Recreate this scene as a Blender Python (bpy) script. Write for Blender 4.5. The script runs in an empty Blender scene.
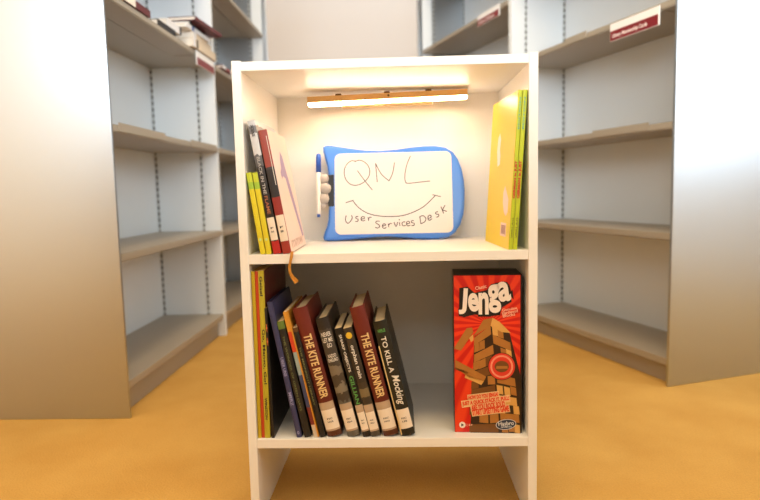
import bpy, bmesh, math, random
from mathutils import Vector, Matrix

SC = bpy.context.scene
COL = SC.collection
R_ = math.radians
random.seed(4)

# ------------------------------------------------------------------ camera
def set_camera():
    f, cx, cy, cz, yaw, pit, rol = 604.9, 0.0207, -1.0394, 0.6003, 0.0324, 0.1000, -0.0223
    w = Vector((-math.sin(yaw)*math.cos(pit), math.cos(yaw)*math.cos(pit), -math.sin(pit)))
    r = Vector((math.cos(yaw), math.sin(yaw), 0)); u = r.cross(w)
    r2 = r*math.cos(rol) + u*math.sin(rol); u2 = -r*math.sin(rol) + u*math.cos(rol)
    cam = bpy.data.cameras.new('camera'); ob = bpy.data.objects.new('camera', cam); COL.objects.link(ob)
    cam.sensor_fit = 'HORIZONTAL'; cam.sensor_width = 36.0; cam.lens = f*36.0/760.0
    cam.clip_start = 0.02; cam.clip_end = 60
    cam.dof.use_dof = True; cam.dof.focus_distance = 1.06; cam.dof.aperture_fstop = 3.2
    M = Matrix((( r2.x, u2.x, -w.x, cx), (r2.y, u2.y, -w.y, cy), (r2.z, u2.z, -w.z, cz), (0, 0, 0, 1)))
    ob.matrix_world = M
    SC.camera = ob
set_camera()

# ------------------------------------------------------------------ world, lights, exposure
wd = bpy.data.worlds.new('world'); SC.world = wd; wd.use_nodes = True
wd.node_tree.nodes['Background'].inputs[0].default_value = (0.80, 0.90, 1.0, 1)
wd.node_tree.nodes['Background'].inputs[1].default_value = 0.6

def area(name, loc, target, sx, sy, power, col):
    l = bpy.data.lights.new(name, 'AREA'); l.shape = 'RECTANGLE'; l.size = sx; l.size_y = sy
    l.energy = power; l.color = col
    o = bpy.data.objects.new(name, l); COL.objects.link(o); o.location = loc
    d = Vector(target) - Vector(loc)
    o.rotation_euler = d.to_track_quat('-Z', 'Y').to_euler()
    o['kind'] = 'helper'
    return o
# daylight entering by the window bands behind and to the right of the camera
area('window_daylight', (0, -4.38, 1.78), (0, 0, 1.78), 5.6, 1.5, 310, (0.80, 0.91, 1.0))
area('window_daylight', (3.22, -1.6, 1.665), (0, -1.6, 1.665), 3.6, 1.73, 92, (0.80, 0.91, 1.0))
# warm ceiling luminaires of the reading room
area('ceiling_luminaire', (-0.05, -0.75, 2.74), (-0.05, -0.75, 0), 1.6, 0.5, 23, (1.0, 0.66, 0.28))
area('ceiling_luminaire', (-0.05, 1.15, 2.74), (-0.05, 1.15, 0), 0.5, 2.2, 20, (1.0, 0.82, 0.60))
area('ceiling_luminaire', (-0.05, 3.1, 2.74), (-0.05, 3.1, 0), 1.6, 0.6, 14, (1.0, 0.96, 0.94))

SC.view_settings.view_transform = 'Standard'
SC.view_settings.look = 'None'
SC.view_settings.gamma = 1.0
SC.view_settings.use_curve_mapping = False
SC.view_settings.exposure = 0.0

# ------------------------------------------------------------------ materials
def srgb(*c):
    o = []
    for v in c:
        v /= 255.0
        o.append(v/12.92 if v <= 0.04045 else ((v+0.055)/1.055)**2.4)
    return (o[0], o[1], o[2], 1.0)

MATS = {}
def mat(name, col, rough=0.5, metal=0.0, spec=0.5, noise=None, bump=0.0, bscale=200.0, emit=None, coat=0.0):
    """plain procedural material; noise = (scale, amount) varies the value a little"""
    if name in MATS: return MATS[name]
    m = bpy.data.materials.new(name); m.use_nodes = True
    nt = m.node_tree; b = nt.nodes['Principled BSDF']
    c = col if len(col) == 4 else (*col, 1)
    b.inputs['Base Color'].default_value = c
    b.inputs['Roughness'].default_value = rough; b.inputs['Metallic'].default_value = metal
    b.inputs['Specular IOR Level'].default_value = spec
    if coat: b.inputs['Coat Weight'].default_value = coat; b.inputs['Coat Roughness'].default_value = 0.15
    if noise or bump:
        tc = nt.nodes.new('ShaderNodeTexCoord')
        n = nt.nodes.new('ShaderNodeTexNoise'); n.inputs['Scale'].default_value = noise[0] if noise else bscale
        n.inputs['Detail'].default_value = 4
        nt.links.new(tc.outputs['Object'], n.inputs['Vector'])
        if noise:
            mx = nt.nodes.new('ShaderNodeMix'); mx.data_type = 'RGBA'
            a = noise[1]
            mx.inputs['A'].default_value = (c[0]*(1-a), c[1]*(1-a), c[2]*(1-a), 1)
            mx.inputs['B'].default_value = (min(1, c[0]*(1+a)), min(1, c[1]*(1+a)), min(1, c[2]*(1+a)), 1)
            nt.links.new(n.outputs['Fac'], mx.inputs['Factor']); nt.links.new(mx.outputs['Result'], b.inputs['Base Color'])
        if bump:
            n2 = nt.nodes.new('ShaderNodeTexNoise'); n2.inputs['Scale'].default_value = bscale; n2.inputs['Detail'].default_value = 3
            nt.links.new(tc.outputs['Object'], n2.inputs['Vector'])
            bp = nt.nodes.new('ShaderNodeBump'); bp.inputs['Strength'].default_value = bump; bp.inputs['Distance'].default_value = 0.002
            nt.links.new(n2.outputs['Fac'], bp.inputs['Height']); nt.links.new(bp.outputs['Normal'], b.inputs['Normal'])
    if emit:
        b.inputs['Emission Color'].default_value = (*emit[0], 1); b.inputs['Emission Strength'].default_value = emit[1]
    MATS[name] = m
    return m

def bands(name, h, stops, rough=0.45, noise=0.0):
    """printed cover: bands of colour along the height; stops = [(z_fraction, rgb)] from the foot up"""
    if name in MATS: return MATS[name]
    m = bpy.data.materials.new(name); m.use_nodes = True
    nt = m.node_tree; b = nt.nodes['Principled BSDF']; b.inputs['Roughness'].default_value = rough
    tc = nt.nodes.new('ShaderNodeTexCoord'); sp = nt.nodes.new('ShaderNodeSeparateXYZ')
    nt.links.new(tc.outputs['Object'], sp.inputs[0])
    dv = nt.nodes.new('ShaderNodeMath'); dv.operation = 'DIVIDE'; dv.inputs[1].default_value = h
    nt.links.new(sp.outputs['Z'], dv.inputs[0])
    src = dv.outputs[0]
    if noise:
        n = nt.nodes.new('ShaderNodeTexNoise'); n.inputs['Scale'].default_value = 90; n.inputs['Detail'].default_value = 3
        nt.links.new(tc.outputs['Object'], n.inputs['Vector'])
        ma = nt.nodes.new('ShaderNodeMath'); ma.operation = 'MULTIPLY_ADD'; ma.inputs[1].default_value = noise; ma.inputs[2].default_value = -noise/2
        nt.links.new(n.outputs['Fac'], ma.inputs[0])
        ad = nt.nodes.new('ShaderNodeMath'); ad.operation = 'ADD'
        nt.links.new(src, ad.inputs[0]); nt.links.new(ma.outputs[0], ad.inputs[1]); src = ad.outputs[0]
    rp = nt.nodes.new('ShaderNodeValToRGB'); rp.color_ramp.interpolation = 'CONSTANT'
    e = rp.color_ramp.elements
    while len(e) < len(stops): e.new(0.5)
    for k, (p, c) in enumerate(stops):
        e[k].position = max(0.0, p); e[k].color = srgb(*c)
    nt.links.new(src, rp.inputs[0]); nt.links.new(rp.outputs[0], b.inputs['Base Color'])
    MATS[name] = m
    return m

M_carpet = None
def carpet():
    m = bpy.data.materials.new('carpet'); m.use_nodes = True; nt = m.node_tree; b = nt.nodes['Principled BSDF']
    b.inputs['Roughness'].default_value = 0.95; b.inputs['Specular IOR Level'].default_value = 0.15
    tc = nt.nodes.new('ShaderNodeTexCoord')
    n1 = nt.nodes.new('ShaderNodeTexNoise'); n1.inputs['Scale'].default_value = 5; n1.inputs['Detail'].default_value = 5
    n2 = nt.nodes.new('ShaderNodeTexNoise'); n2.inputs['Scale'].default_value = 260; n2.inputs['Detail'].default_value = 2
    for n in (n1, n2): nt.links.new(tc.outputs['Object'], n.inputs['Vector'])
    r1 = nt.nodes.new('ShaderNodeValToRGB'); e = r1.color_ramp.elements
    e[0].position = 0.3; e[0].color = srgb(202, 154, 78); e[1].position = 0.75; e[1].color = srgb(216, 170, 92)
    nt.links.new(n1.outputs['Fac'], r1.inputs[0])
    mx = nt.nodes.new('ShaderNodeMix'); mx.data_type = 'RGBA'; mx.blend_type = 'MULTIPLY'; mx.inputs['Factor'].default_value = 0.35
    nt.links.new(r1.outputs[0], mx.inputs['A']); nt.links.new(n2.outputs['Color'], mx.inputs['B'])
    r2 = nt.nodes.new('ShaderNodeValToRGB'); e = r2.color_ramp.elements
    e[0].position = 0.3; e[0].color = (0.72, 0.72, 0.72, 1); e[1].position = 0.7; e[1].color = (1, 1, 1, 1)
    nt.links.new(n2.outputs['Fac'], r2.inputs[0]); nt.links.new(r2.outputs[0], mx.inputs['B'])
    nt.links.new(mx.outputs['Result'], b.inputs['Base Color'])
    bp = nt.nodes.new('ShaderNodeBump'); bp.inputs['Strength'].default_value = 0.5; bp.inputs['Distance'].default_value = 0.004
    nt.links.new(n2.outputs['Fac'], bp.inputs['Height']); nt.links.new(bp.outputs['Normal'], b.inputs['Normal'])
    return m

def slots():
    m = bpy.data.materials.new('slotted_steel'); m.use_nodes = True; nt = m.node_tree; b = nt.nodes['Principled BSDF']
    b.inputs['Roughness'].default_value = 0.4; b.inputs['Metallic'].default_value = 0.3
    tc = nt.nodes.new('ShaderNodeTexCoord'); sp = nt.nodes.new('ShaderNodeSeparateXYZ'); nt.links.new(tc.outputs['Object'], sp.inputs[0])
    mo = nt.nodes.new('ShaderNodeMath'); mo.operation = 'FLOORED_MODULO'; mo.inputs[1].default_value = 0.025
    nt.links.new(sp.outputs['Z'], mo.inputs[0])
    gt = nt.nodes.new('ShaderNodeMath'); gt.operation = 'GREATER_THAN'; gt.inputs[1].default_value = 0.013
    nt.links.new(mo.outputs[0], gt.inputs[0])
    mx = nt.nodes.new('ShaderNodeMix'); mx.data_type = 'RGBA'
    mx.inputs['A'].default_value = srgb(200, 202, 200); mx.inputs['B'].default_value = srgb(104, 102, 96)
    nt.links.new(gt.outputs[0], mx.inputs['Factor']); nt.links.new(mx.outputs['Result'], b.inputs['Base Color'])
    return m

M_white = mat('white_laminate', srgb(243, 240, 235), 0.38, noise=(3, 0.012))
M_steel = mat('painted_steel', srgb(236, 240, 242), 0.42, 0.0, bump=0.04, bscale=400)
M_panel = mat('brushed_end_panel', srgb(188, 193, 198), 0.32, 1.0, bump=0.03, bscale=300)
M_shelf = mat('beige_steel', srgb(172, 161, 144), 0.42, 0.15, bump=0.04, bscale=400)
M_slot = slots()
M_wall = mat('wall_paint', srgb(236, 231, 226), 0.85, noise=(2, 0.015))
M_side = mat('side_wall_paint', srgb(226, 200, 164), 0.85, noise=(2, 0.015))
M_ceil = mat('ceiling_paint', srgb(236, 228, 214), 0.9, noise=(3, 0.01))
M_carpet = carpet()
M_page = mat('page_paper', srgb(222, 200, 158), 0.8, noise=(400, 0.12))
M_label = mat('label_paper', srgb(240, 226, 208), 0.55, noise=(60, 0.02))
M_ink = mat('black_ink', srgb(24, 22, 22), 0.5, noise=(80, 0.05))
M_tape = mat('clear_tape', srgb(190, 165, 140), 0.25, noise=(60, 0.05))

# ------------------------------------------------------------------ mesh helpers
def finish(name, me, m, parent=None, smooth=False):
    o = bpy.data.objects.new(name, me); COL.objects.link(o)
    if m is not None:
        if isinstance(m, (list, tuple)):
            for k in m: me.materials.append(k)
        elif not me.materials: me.materials.append(m)
    if smooth:
        for p in me.polygons: p.use_smooth = True
    if parent is not None: o.parent = parent
    return o

def pyd(name, v, f, m, parent=None, smooth=False):
    me = bpy.data.meshes.new(name); me.from_pydata(v, [], f); me.update()
    return finish(name, me, m, parent, smooth)

def add_box(bm, x0, x1, y0, y1, z0, z1):
    mt = Matrix.Translation(((x0+x1)/2, (y0+y1)/2, (z0+z1)/2)) @ Matrix.Diagonal((abs(x1-x0), abs(y1-y0), abs(z1-z0), 1))
    return bmesh.ops.create_cube(bm, size=1, matrix=mt)['verts']

def box(name, x0, x1, y0, y1, z0, z1, m, parent=None, bev=0.0, seg=2):
    bm = bmesh.new(); add_box(bm, x0, x1, y0, y1, z0, z1)
    if bev: bmesh.ops.bevel(bm, geom=list(bm.edges), offset=bev, segments=seg, affect='EDGES', profile=0.6)
    me = bpy.data.meshes.new(name); bm.to_mesh(me); bm.free()
    return finish(name, me, m, parent)

def boxes(name, lst, m, parent=None, bev=0.0):
    bm = bmesh.new()
    for b in lst: add_box(bm, *b)
    if bev: bmesh.ops.bevel(bm, geom=list(bm.edges), offset=bev, segments=1, affect='EDGES')
    me = bpy.data.meshes.new(name); bm.to_mesh(me); bm.free()
    return finish(name, me, m, parent)

def lathe(name, prof, m, parent=None, seg=20):
    """profile [(radius, z)] about Z"""
    v, f = [], []
    for r, z in prof:
        for k in range(seg):
            a = 2*math.pi*k/seg; v.append((r*math.cos(a), r*math.sin(a), z))
    for i in range(len(prof)-1):
        for k in range(seg):
            f.append((i*seg+k, i*seg+(k+1) % seg, (i+1)*seg+(k+1) % seg, (i+1)*seg+k))
    f.append(tuple(range(seg-1, -1, -1))); f.append(tuple((len(prof)-1)*seg+k for k in range(seg)))
    return pyd(name, v, f, m, parent, True)

def thing(name, label, cat, loc=(0, 0, 0), rot=(0, 0, 0), group=None):
    o = bpy.data.objects.new(name, None); COL.objects.link(o); o.empty_display_size = 0.05
    o.location = loc; o.rotation_euler = rot
    o['label'] = label; o['category'] = cat
    if group: o['group'] = group
    return o

def tag(o, label, cat, group=None):
    o['label'] = label; o['category'] = cat
    if group: o['group'] = group
    return o

def struct(o): o['kind'] = 'structure'; return o

def text_poly(s, offset=0.0, res=3, shear=0.0):
    """2-D mesh of a line of lettering: verts [(a,b)], faces; unit size, thickened by offset"""
    cu = bpy.data.curves.new('lettering', 'FONT'); cu.body = s; cu.size = 1; cu.offset = offset; cu.resolution_u = res; cu.shear = shear
    cu.fill_mode = 'FRONT'
    ob = bpy.data.objects.new('lettering', cu); COL.objects.link(ob)
    dg = bpy.context.evaluated_depsgraph_get()
    me = bpy.data.meshes.new_from_object(ob.evaluated_get(dg))
    v = [(p.co.x, p.co.y) for p in me.vertices]; f = [tuple(p.vertices) for p in me.polygons]
    bpy.data.objects.remove(ob); bpy.data.curves.remove(cu); bpy.data.meshes.remove(me)
    return v, f
def fit(v, x0, y0, x1, y1):
    ax = min(p[0] for p in v); bx = max(p[0] for p in v); ay = min(p[1] for p in v); by = max(p[1] for p in v)
    sx = (x1-x0)/max(1e-6, bx-ax); sy = (y1-y0)/max(1e-6, by-ay)
    return [(x0+(p[0]-ax)*sx, y0+(p[1]-ay)*sy) for p in v]
def rot2(v, cx, cy, deg):
    c, s = math.cos(R_(deg)), math.sin(R_(deg))
    return [(cx+(x-cx)*c-(y-cy)*s, cy+(x-cx)*s+(y-cy)*c) for x, y in v]
def front_print(name, v, f, y, m, parent):
    """flat print on a face looking towards -Y"""
    return pyd(name, [(a, y, b) for a, b in v], f, m, parent)

def ribbon(pts, w, closed=False):
    """flat stroke of width w along 2-D points"""
    v, f = [], []
    n = len(pts)
    for i, (x, y) in enumerate(pts):
        a = pts[max(0, i-1)] if not closed else pts[(i-1) % n]; b = pts[min(n-1, i+1)] if not closed else pts[(i+1) % n]
        dx, dy = b[0]-a[0], b[1]-a[1]; l = math.hypot(dx, dy) or 1
        nx, ny = -dy/l*w/2, dx/l*w/2
        v += [(x+nx, y+ny), (x-nx, y-ny)]
    for i in range(n-1 if not closed else n):
        j = (i+1) % n
        f.append((2*i, 2*i+1, 2*j+1, 2*j))
    return v, f
def smooth_pts(pts, k=4):
    out = []
    P = [pts[0]] + list(pts) + [pts[-1]]
    for i in range(1, len(P)-2):
        for s in range(k):
            t = s/k
            q = []
            for d in (0, 1):
                a, b, c, e = P[i-1][d], P[i][d], P[i+1][d], P[i+2][d]
                q.append(0.5*((2*b)+(-a+c)*t+(2*a-5*b+4*c-e)*t*t+(-a+3*b-3*c+e)*t**3))
            out.append(tuple(q))
    out.append(pts[-1])
    return out
def merge2(parts):
    v, f = [], []
    for a, b in parts:
        o = len(v); v += a; f += [tuple(i+o for i in q) for q in b]
    return v, f
def disc2(cx, cy, rx, ry, n=28):
    return [(cx+rx*math.cos(2*math.pi*k/n), cy+ry*math.sin(2*math.pi*k/n)) for k in range(n)], [tuple(range(n))]

# ------------------------------------------------------------------ the room
XW, YB, YF, H = 3.3, 4.3, -4.5, 2.8
struct(box('floor', -XW, XW, YF, YB, -0.05, 0, M_carpet))
struct(box('ceiling', -XW, XW, YF, YB, H, H+0.05, M_ceil))
struct(box('wall_back', -XW, XW, YB, YB+0.1, 0, H, M_wall))
struct(box('wall_left', -XW-0.1, -XW, YF, YB, 0, H, M_side))
struct(boxes('wall_right', [(XW, XW+0.1, YF, YB, 0, 0.75), (XW, XW+0.1, YF, YB, 2.58, H), (XW, XW+0.1, YF, -3.45, 0.75, 2.58), (XW, XW+0.1, 0.25, YB, 0.75, 2.58)], M_wall))
struct(boxes('wall_front', [(-XW, XW, YF-0.1, YF, 0, 0.98), (-XW, XW, YF-0.1, YF, 2.58, H), (-XW, -2.9, YF-0.1, YF, 0.98, 2.58), (2.9, XW, YF-0.1, YF, 0.98, 2.58)], M_wall))
M_alu = mat('window_aluminium', srgb(150, 152, 154), 0.4, 0.8, noise=(40, 0.03))
struct(boxes('window_1', [(-2.9, 2.9, YF-0.08, YF-0.02, 0.98, 1.03), (-2.9, 2.9, YF-0.08, YF-0.02, 2.53, 2.58)] +
             [(x-0.025, x+0.025, YF-0.08, YF-0.02, 1.03, 2.53) for x in (-2.87, -1.45, 0, 1.45, 2.87)], M_alu))
struct(boxes('window_2', [(XW+0.02, XW+0.08, -3.45, 0.25, 0.75, 0.80), (XW+0.02, XW+0.08, -3.45, 0.25, 2.53, 2.58)] +
             [(XW+0.02, XW+0.08, y-0.025, y+0.025, 0.80, 2.53) for y in (-3.42, -2.2, -1.0, 0.22)], M_alu))
struct(boxes('added_daylight_block', [(-1.45, 1.45, -1.75, -1.3, 0, 1.12), (1.45, 1.75, -1.75, -0.1, 0, 1.12)], mat('daylight_block_finish', srgb(222, 218, 212), 0.5, noise=(12, 0.03))))  # unseen L-shaped block, added to keep window daylight off the lower shelves
struct(box('baseboard_back', -XW, XW, YB-0.015, YB, 0, 0.09, M_ceil))

# ------------------------------------------------------------------ library shelving
def shelf_mesh(sx, y0, y1, depth):
    """pressed-steel shelf: thin sheet with a deep folded front edge, front at x=0, going to x=depth (side sx)"""
    bm = bmesh.new()
    add_box(bm, 0.0, sx*0.088, y0, y1, -0.021, 0.0)          # folded front box
    add_box(bm, sx*0.096, sx*depth, y0, y1, -0.017, 0.0)    # tray behind a narrow joint
    add_box(bm, sx*0.087, sx*0.097, y0, y1, -0.003, -0.0003)
    bmesh.ops.bevel(bm, geom=[e for e in bm.edges if e.calc_length() > 0.3 and abs(e.verts[0].co.x) < 1e-4 and abs(e.verts[1].co.x) < 1e-4], offset=0.003, segments=2, affect='EDGES')
    me = bpy.data.meshes.new('shelf'); bm.to_mesh(me); bm.free()
    return me

def shelving(label, loc, rz, sx, y0, y1, heights, base, near_end, far_end, group, HT=2.12, D=0.265, PW=0.54):
    t = thing('library_shelving_unit', label, 'bookshelf', loc, (0, 0, rz), group)
    if near_end:
        box('end_panel', -0.0*sx, sx*PW, y0, y0+0.009, 0, HT, M_panel, t, bev=0.002)
        a = y0+0.009
    else: a = y0
    b = y1
    box('back_panel', sx*D, sx*(D+0.012), a, b, 0.0, HT-0.02, M_steel, t)
    if far_end: box('end_panel', -sx*0.02, sx*PW, b-0.022, b, 0, HT, M_panel, t, bev=0.002); b -= 0.022
    else:
        box('divider_panel', sx*0.006, sx*D, b-0.024, b, 0, HT-0.02, M_steel, t, bev=0.002); b -= 0.024
    for (xa, xb) in ((D-0.008, D-0.001), (0.070, 0.077)):      # slotted uprights on the far divider
        box('slotted_upright', sx*xa, sx*xb, b-0.0035, b-0.0002, 0.02, HT-0.03, M_slot, t)
    box('front_post', sx*0.004, sx*0.060, b-0.003, b-0.0002, 0, HT-0.03, M_steel, t)
    box('top_cap', 0, sx*PW, a, b, HT-0.02, HT, M_steel, t)
    me = None
    for z in heights:
        if me is None: me = shelf_mesh(sx, a+0.001, b-0.004, D-0.001); 
        o = finish('shelf', me, M_shelf if not me.materials else None, t); o.location = (0, 0, z)
    # base shelf with recessed kick plate
    o = box('base_shelf', sx*0.012, sx*(D-0.001), a+0.001, b-0.004, base-0.022, base, M_shelf, t, bev=0.002)
    box('kick_plate', sx*0.035, sx*0.045, a+0.001, b-0.004, 0, base-0.022, M_shelf, t)
    return t

TH = R_(19.8)
LX, LY = -0.714, 0.518
RX, RY = 0.806, 0.724
GL, GR = 'library stack with plain metal end panels', 'angled library stack'
lu1 = shelving('grey steel library shelving unit with flat book stack, straight end panel beside white bookcase', (LX, LY, 0), 0, -1, 0.0, 0.955, (0.445, 0.785, 1.125, 1.46, 1.80), 0.093, True, False, GL)
lu2 = shelving('grey steel shelving unit behind the one with the flat book stack', (LX, LY, 0), 0, -1, 0.957, 1.90, (0.44, 0.785, 1.12, 1.47, 1.80), 0.093, False, True, GL)
ru1 = shelving('empty grey steel shelving unit carrying the wide maroon sign, its end panel turned inward', (RX, RY, 0), TH, 1, 0.0, 0.93, (0.455, 0.775, 1.115, 1.45, 1.80), 0.08, True, False, GR)
ru2 = shelving('empty grey steel shelving unit farther along behind the wide maroon sign', (RX, RY, 0), TH, 1, 0.932, 1.90, (0.40, 0.72, 1.04, 1.378, 1.72), 0.08, False, True, GR)

def label_strip(parent, sx, y0, y1, z):
    box('shelf_edge_label_holder', -sx*0.0025, -sx*0.0002, y0, y1, z-0.017, z+0.006, M_shelf, parent)
label_strip(lu1, -1, 0.04, 0.36, 0.785); label_strip(lu1, -1, 0.60, 0.90, 0.785)
label_strip(ru1, 1, 0.40, 0.52, 1.115); label_strip(ru1, 1, 0.10, 0.36, 0.775)

# ------------------------------------------------------------------ shelf signs
M_signw = mat('sign_white', srgb(246, 243, 240), 0.4, noise=(50, 0.01))
M_signr = mat('sign_maroon', srgb(128, 20, 30), 0.4, noise=(50, 0.03))
M_signt = mat('sign_lettering', srgb(250, 232, 228), 0.5, noise=(80, 0.02))
def shelf_sign(label, loc, rz, length, hgt, words, split=0.42, under=0.021):
    """card in a clip holder; local x runs along the shelf edge, face looks to -Y"""
    t = thing('shelf_sign', label, 'sign', loc, (0, 0, rz), None)
    box('card', 0, length, -0.004, 0, -hgt, 0, M_signw, t, bev=0.0006, seg=1)
    box('color_band', 0.002, length-0.004, -0.0046, -0.0041, -hgt+0.0015, -hgt*split, M_signr, t)
    if words:
        v, f = text_poly(words, 0.03)
        v = fit(v, length*0.06, -hgt*0.88, length*0.78, -hgt*0.60)
        front_print('lettering', v, f, -0.0049, M_signt, t)
    box('clip_plate', 0, length, 0, 0.08, -under-0.0024, -under-0.0002, M_shelf, t)
    return t
d = Vector((-math.sin(TH), math.cos(TH))); C0 = Vector((RX, RY))
n2 = Vector((math.cos(TH), math.sin(TH)))
def on_right(s, off=0.0): p = C0 + d*s - n2*off; return p.x, p.y
# right-hand stacks: the sign's face looks along -n; its local x must run towards the near end (viewer's right)
px_, py_ = on_right(0.272, 0.0035)
shelf_sign('wide white and maroon shelf sign with lettering hanging from the steel shelf', (px_, py_, 1.1075), TH-math.pi/2, 0.211, 0.055, 'Library Membership Cards', under=0.0135)
px_, py_ = on_right(1.185, 0.0035)
shelf_sign('small white and maroon shelf sign on the rear angled shelving', (px_, py_, 1.378), TH-math.pi/2, 0.20, 0.048, 'Library Catalogue')
shelf_sign('small white and red shelf sign hanging beneath the flat book stack', (LX+0.0035, 1.21, 1.122), math.pi/2, 0.21, 0.052, None, 0.45, under=0.018)

# ------------------------------------------------------------------ the white bookcase
W, DEP, ZT, ZM, ZB = 0.515, 0.3093, 0.8214, 0.4915, 0.1577
T = 0.0155
L, Rr = -W/2, W/2
bk = thing('bookcase', 'low white two-shelf bookcase standing on the orange carpet', 'bookcase')
box('side_panel', L, L+T, 0, DEP+0.004, 0, ZT, M_white, bk, bev=0.0008)
box('side_panel', Rr-T, Rr, 0, DEP+0.004, 0, ZT, M_white, bk, bev=0.0008)
box('top_panel', L+T, Rr-T, 0.0008, DEP, ZT-0.0019-0.0151, ZT-0.0019, M_white, bk, bev=0.0008)
box('shelf', L+T, Rr-T, 0.0008, DEP, ZM-0.0167, ZM, M_white, bk, bev=0.0008)
box('bottom_shelf', L+T, Rr-T, 0.0008, DEP, ZB-0.0167, ZB, M_white, bk, bev=0.0008)
box('back_panel', L+T, Rr-T, DEP, DEP+0.004, ZB-0.0167, ZT-0.002, M_white, bk)
M_hole = mat('peg_hole_plug', srgb(214, 206, 196), 0.5, noise=(80, 0.03))
for y in (0.05, 0.25):
    for z in (0.60, 0.68):
        o = lathe('peg_hole_plug', [(0.004, 0), (0.004, 0.0006), (0.002, 0.0009)], M_hole, bk, 12)
        o.location = (L+T, y, z); o.rotation_euler = (0, math.pi/2, 0)

# ------------------------------------------------------------------ light bar under the top panel
M_brass = mat('bar_housing', srgb(226, 182, 118), 0.4, 0.3, noise=(60, 0.04))
M_diff = mat('bar_diffuser', (1.0, 0.93, 0.8), 0.5, noise=(60, 0.01), emit=((1.0, 0.76, 0.52), 52.0))
M_beige = mat('bar_battery_shell', srgb(240, 210, 165), 0.5, noise=(60, 0.02))
M_clip = mat('bar_clip_metal', srgb(96, 66, 34), 0.35, 0.8, noise=(60, 0.05))
lb = thing('light_bar', 'slim glowing light bar fixed under the bookcase top', 'lamp', (0.001, 0.236, 0.7958), (0, R_(-1.35), 0))
boxes('housing', [(-0.164, 0.164, -0.0150, 0.011, -0.0120, 0.0), (-0.164, 0.164, 0.0065, 0.0115, -0.0185, -0.0120)], M_brass, lb)
box('diffuser', -0.1635, 0.1635, -0.0115, 0.006, -0.0180, -0.0121, M_diff, lb, bev=0.0025, seg=3)
box('battery_pack', -0.093, 0.093, -0.010, 0.001, -0.0265, -0.0187, M_beige, lb, bev=0.002)
for x in (-0.10, 0.0, 0.085):
    box('mounting_clip', x-0.006, x+0.006, -0.012, -0.002, 0.0, 0.0040, M_clip, lb, bev=0.0006, seg=1)
o = lathe('screw', [(0.0022, 0), (0.0022, 0.0008), (0.001, 0.0012)], M_clip, lb, 12); o.location = (0.003, -0.0152, -0.005); o.rotation_euler = (math.pi/2, 0, 0)

# ------------------------------------------------------------------ drawing board
M_blue = mat('blue_plastic', srgb(66, 130, 226), 0.28, noise=(20, 0.03), coat=0.3)
M_board = mat('dry_erase_surface', srgb(232, 222, 214), 0.22, noise=(6, 0.006))
M_slotb = mat('black_plastic', srgb(22, 20, 20), 0.45, noise=(60, 0.05))
M_grip = mat('grey_felt', srgb(190, 182, 176), 0.8, noise=(90, 0.08))
M_mark = mat('marker_ink', srgb(66, 50, 52), 0.5, noise=(100, 0.08))
BS = 2023.0
def bl(x, y):
    y = y + (x-385)*0.024
    return ((x-385)/BS, (465-y)/BS*1.015)
wb = thing('drawing_board', 'blue framed dry-erase board with handwriting leaning inside the bookcase', 'whiteboard', (0.0105, 0.252, ZM), (R_(-12.0), 0, 0))
outl = [(78, 55), (92, 48), (115, 49), (200, 62), (265, 70), (330, 72), (400, 66), (460, 57), (520, 51), (570, 50), (615, 57), (648, 78), (668, 108),
        (683, 150), (691, 200), (693, 245), (691, 300), (684, 350), (670, 392), (648, 425), (618, 446), (575, 454), (510, 455), (440, 450), (370, 445),
        (310, 446), (250, 452), (190, 459), (130, 464), (95, 465), (80, 462), (77, 448), (84, 425), (94, 400), (100, 370), (103, 320), (104, 250), (102, 185), (96, 140), (86, 105), (78, 75)]
P = [bl(*p) for p in outl]
vmin = min(p[1] for p in P); P = [(a, b-vmin) for a, b in P]
cxm = sum(p[0] for p in P)/len(P); cym = sum(p[1] for p in P)/len(P)
n = len(P)
def inset(P, dd):
    out = []
    for i, (x, y) in enumerate(P):
        a, b = P[i-1], P[(i+1) % n]; dx, dy = b[0]-a[0], b[1]-a[1]; l = math.hypot(dx, dy)
        nx, ny = -dy/l, dx/l
        if (cxm-x)*nx+(cym-y)*ny < 0: nx, ny = -nx, -ny
        out.append((x+nx*dd, y+ny*dd))
    return out
rings = [(P, 0.0), (P, -0.006), (inset(P, 0.0015), -0.0095), (inset(P, 0.004), -0.011), (inset(P, 0.0075), -0.0115)]
v, f = [], []
for ring, y in rings: v += [(a, y, b) for a, b in ring]
for k in range(len(rings)-1):
    for i in range(n):
        j = (i+1) % n; f.append((k*n+i, (k+1)*n+i, (k+1)*n+j, k*n+j))
f.append(tuple(range(n))); f.append(tuple((len(rings)-1)*n+i for i in range(n-1, -1, -1)))
o = pyd('frame', v, f, M_blue, wb)
bm = bmesh.new(); bm.from_mesh(o.data); bmesh.ops.recalc_face_normals(bm, faces=bm.faces); bm.to_mesh(o.data); bm.free()
# white writing surface, a rounded rectangle
def rrect(x0, y0, x1, y1, r, k=6):
    out = []
    for cx, cy, a0 in ((x1-r, y1-r, 0), (x0+r, y1-r, 90), (x0+r, y0+r, 180), (x1-r, y0+r, 270)):
        for i in range(k+1):
            a = R_(a0+90*i/k); out.append((cx+r*math.cos(a), cy+r*math.sin(a)))
    return out
x0, y1 = bl(130, 82); x1, y0 = bl(638, 430); y0 = bl(385, 434)[1]-vmin; y1 = bl(385, 82)[1]-vmin
rr = rrect(x0, y0, x1, y1, 0.013)
nn = len(rr)
v = [(a, -0.0123, b) for a, b in rr] + [(a, -0.0113, b) for a, b in rr]
f = [tuple(range(nn))] + [(i, i+nn, (i+1) % nn+nn, (i+1) % nn) for i in range(nn)]
ws = pyd('writing_surface', v, f, M_board, wb)
def z6(x, y):  # zoom of the lower handwriting
    px, py = 340+x/6.333, 190+y/6.333
    a, b = bl((px-305)*4.347, (py-135)*4.347); return (a, b-vmin)
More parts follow.
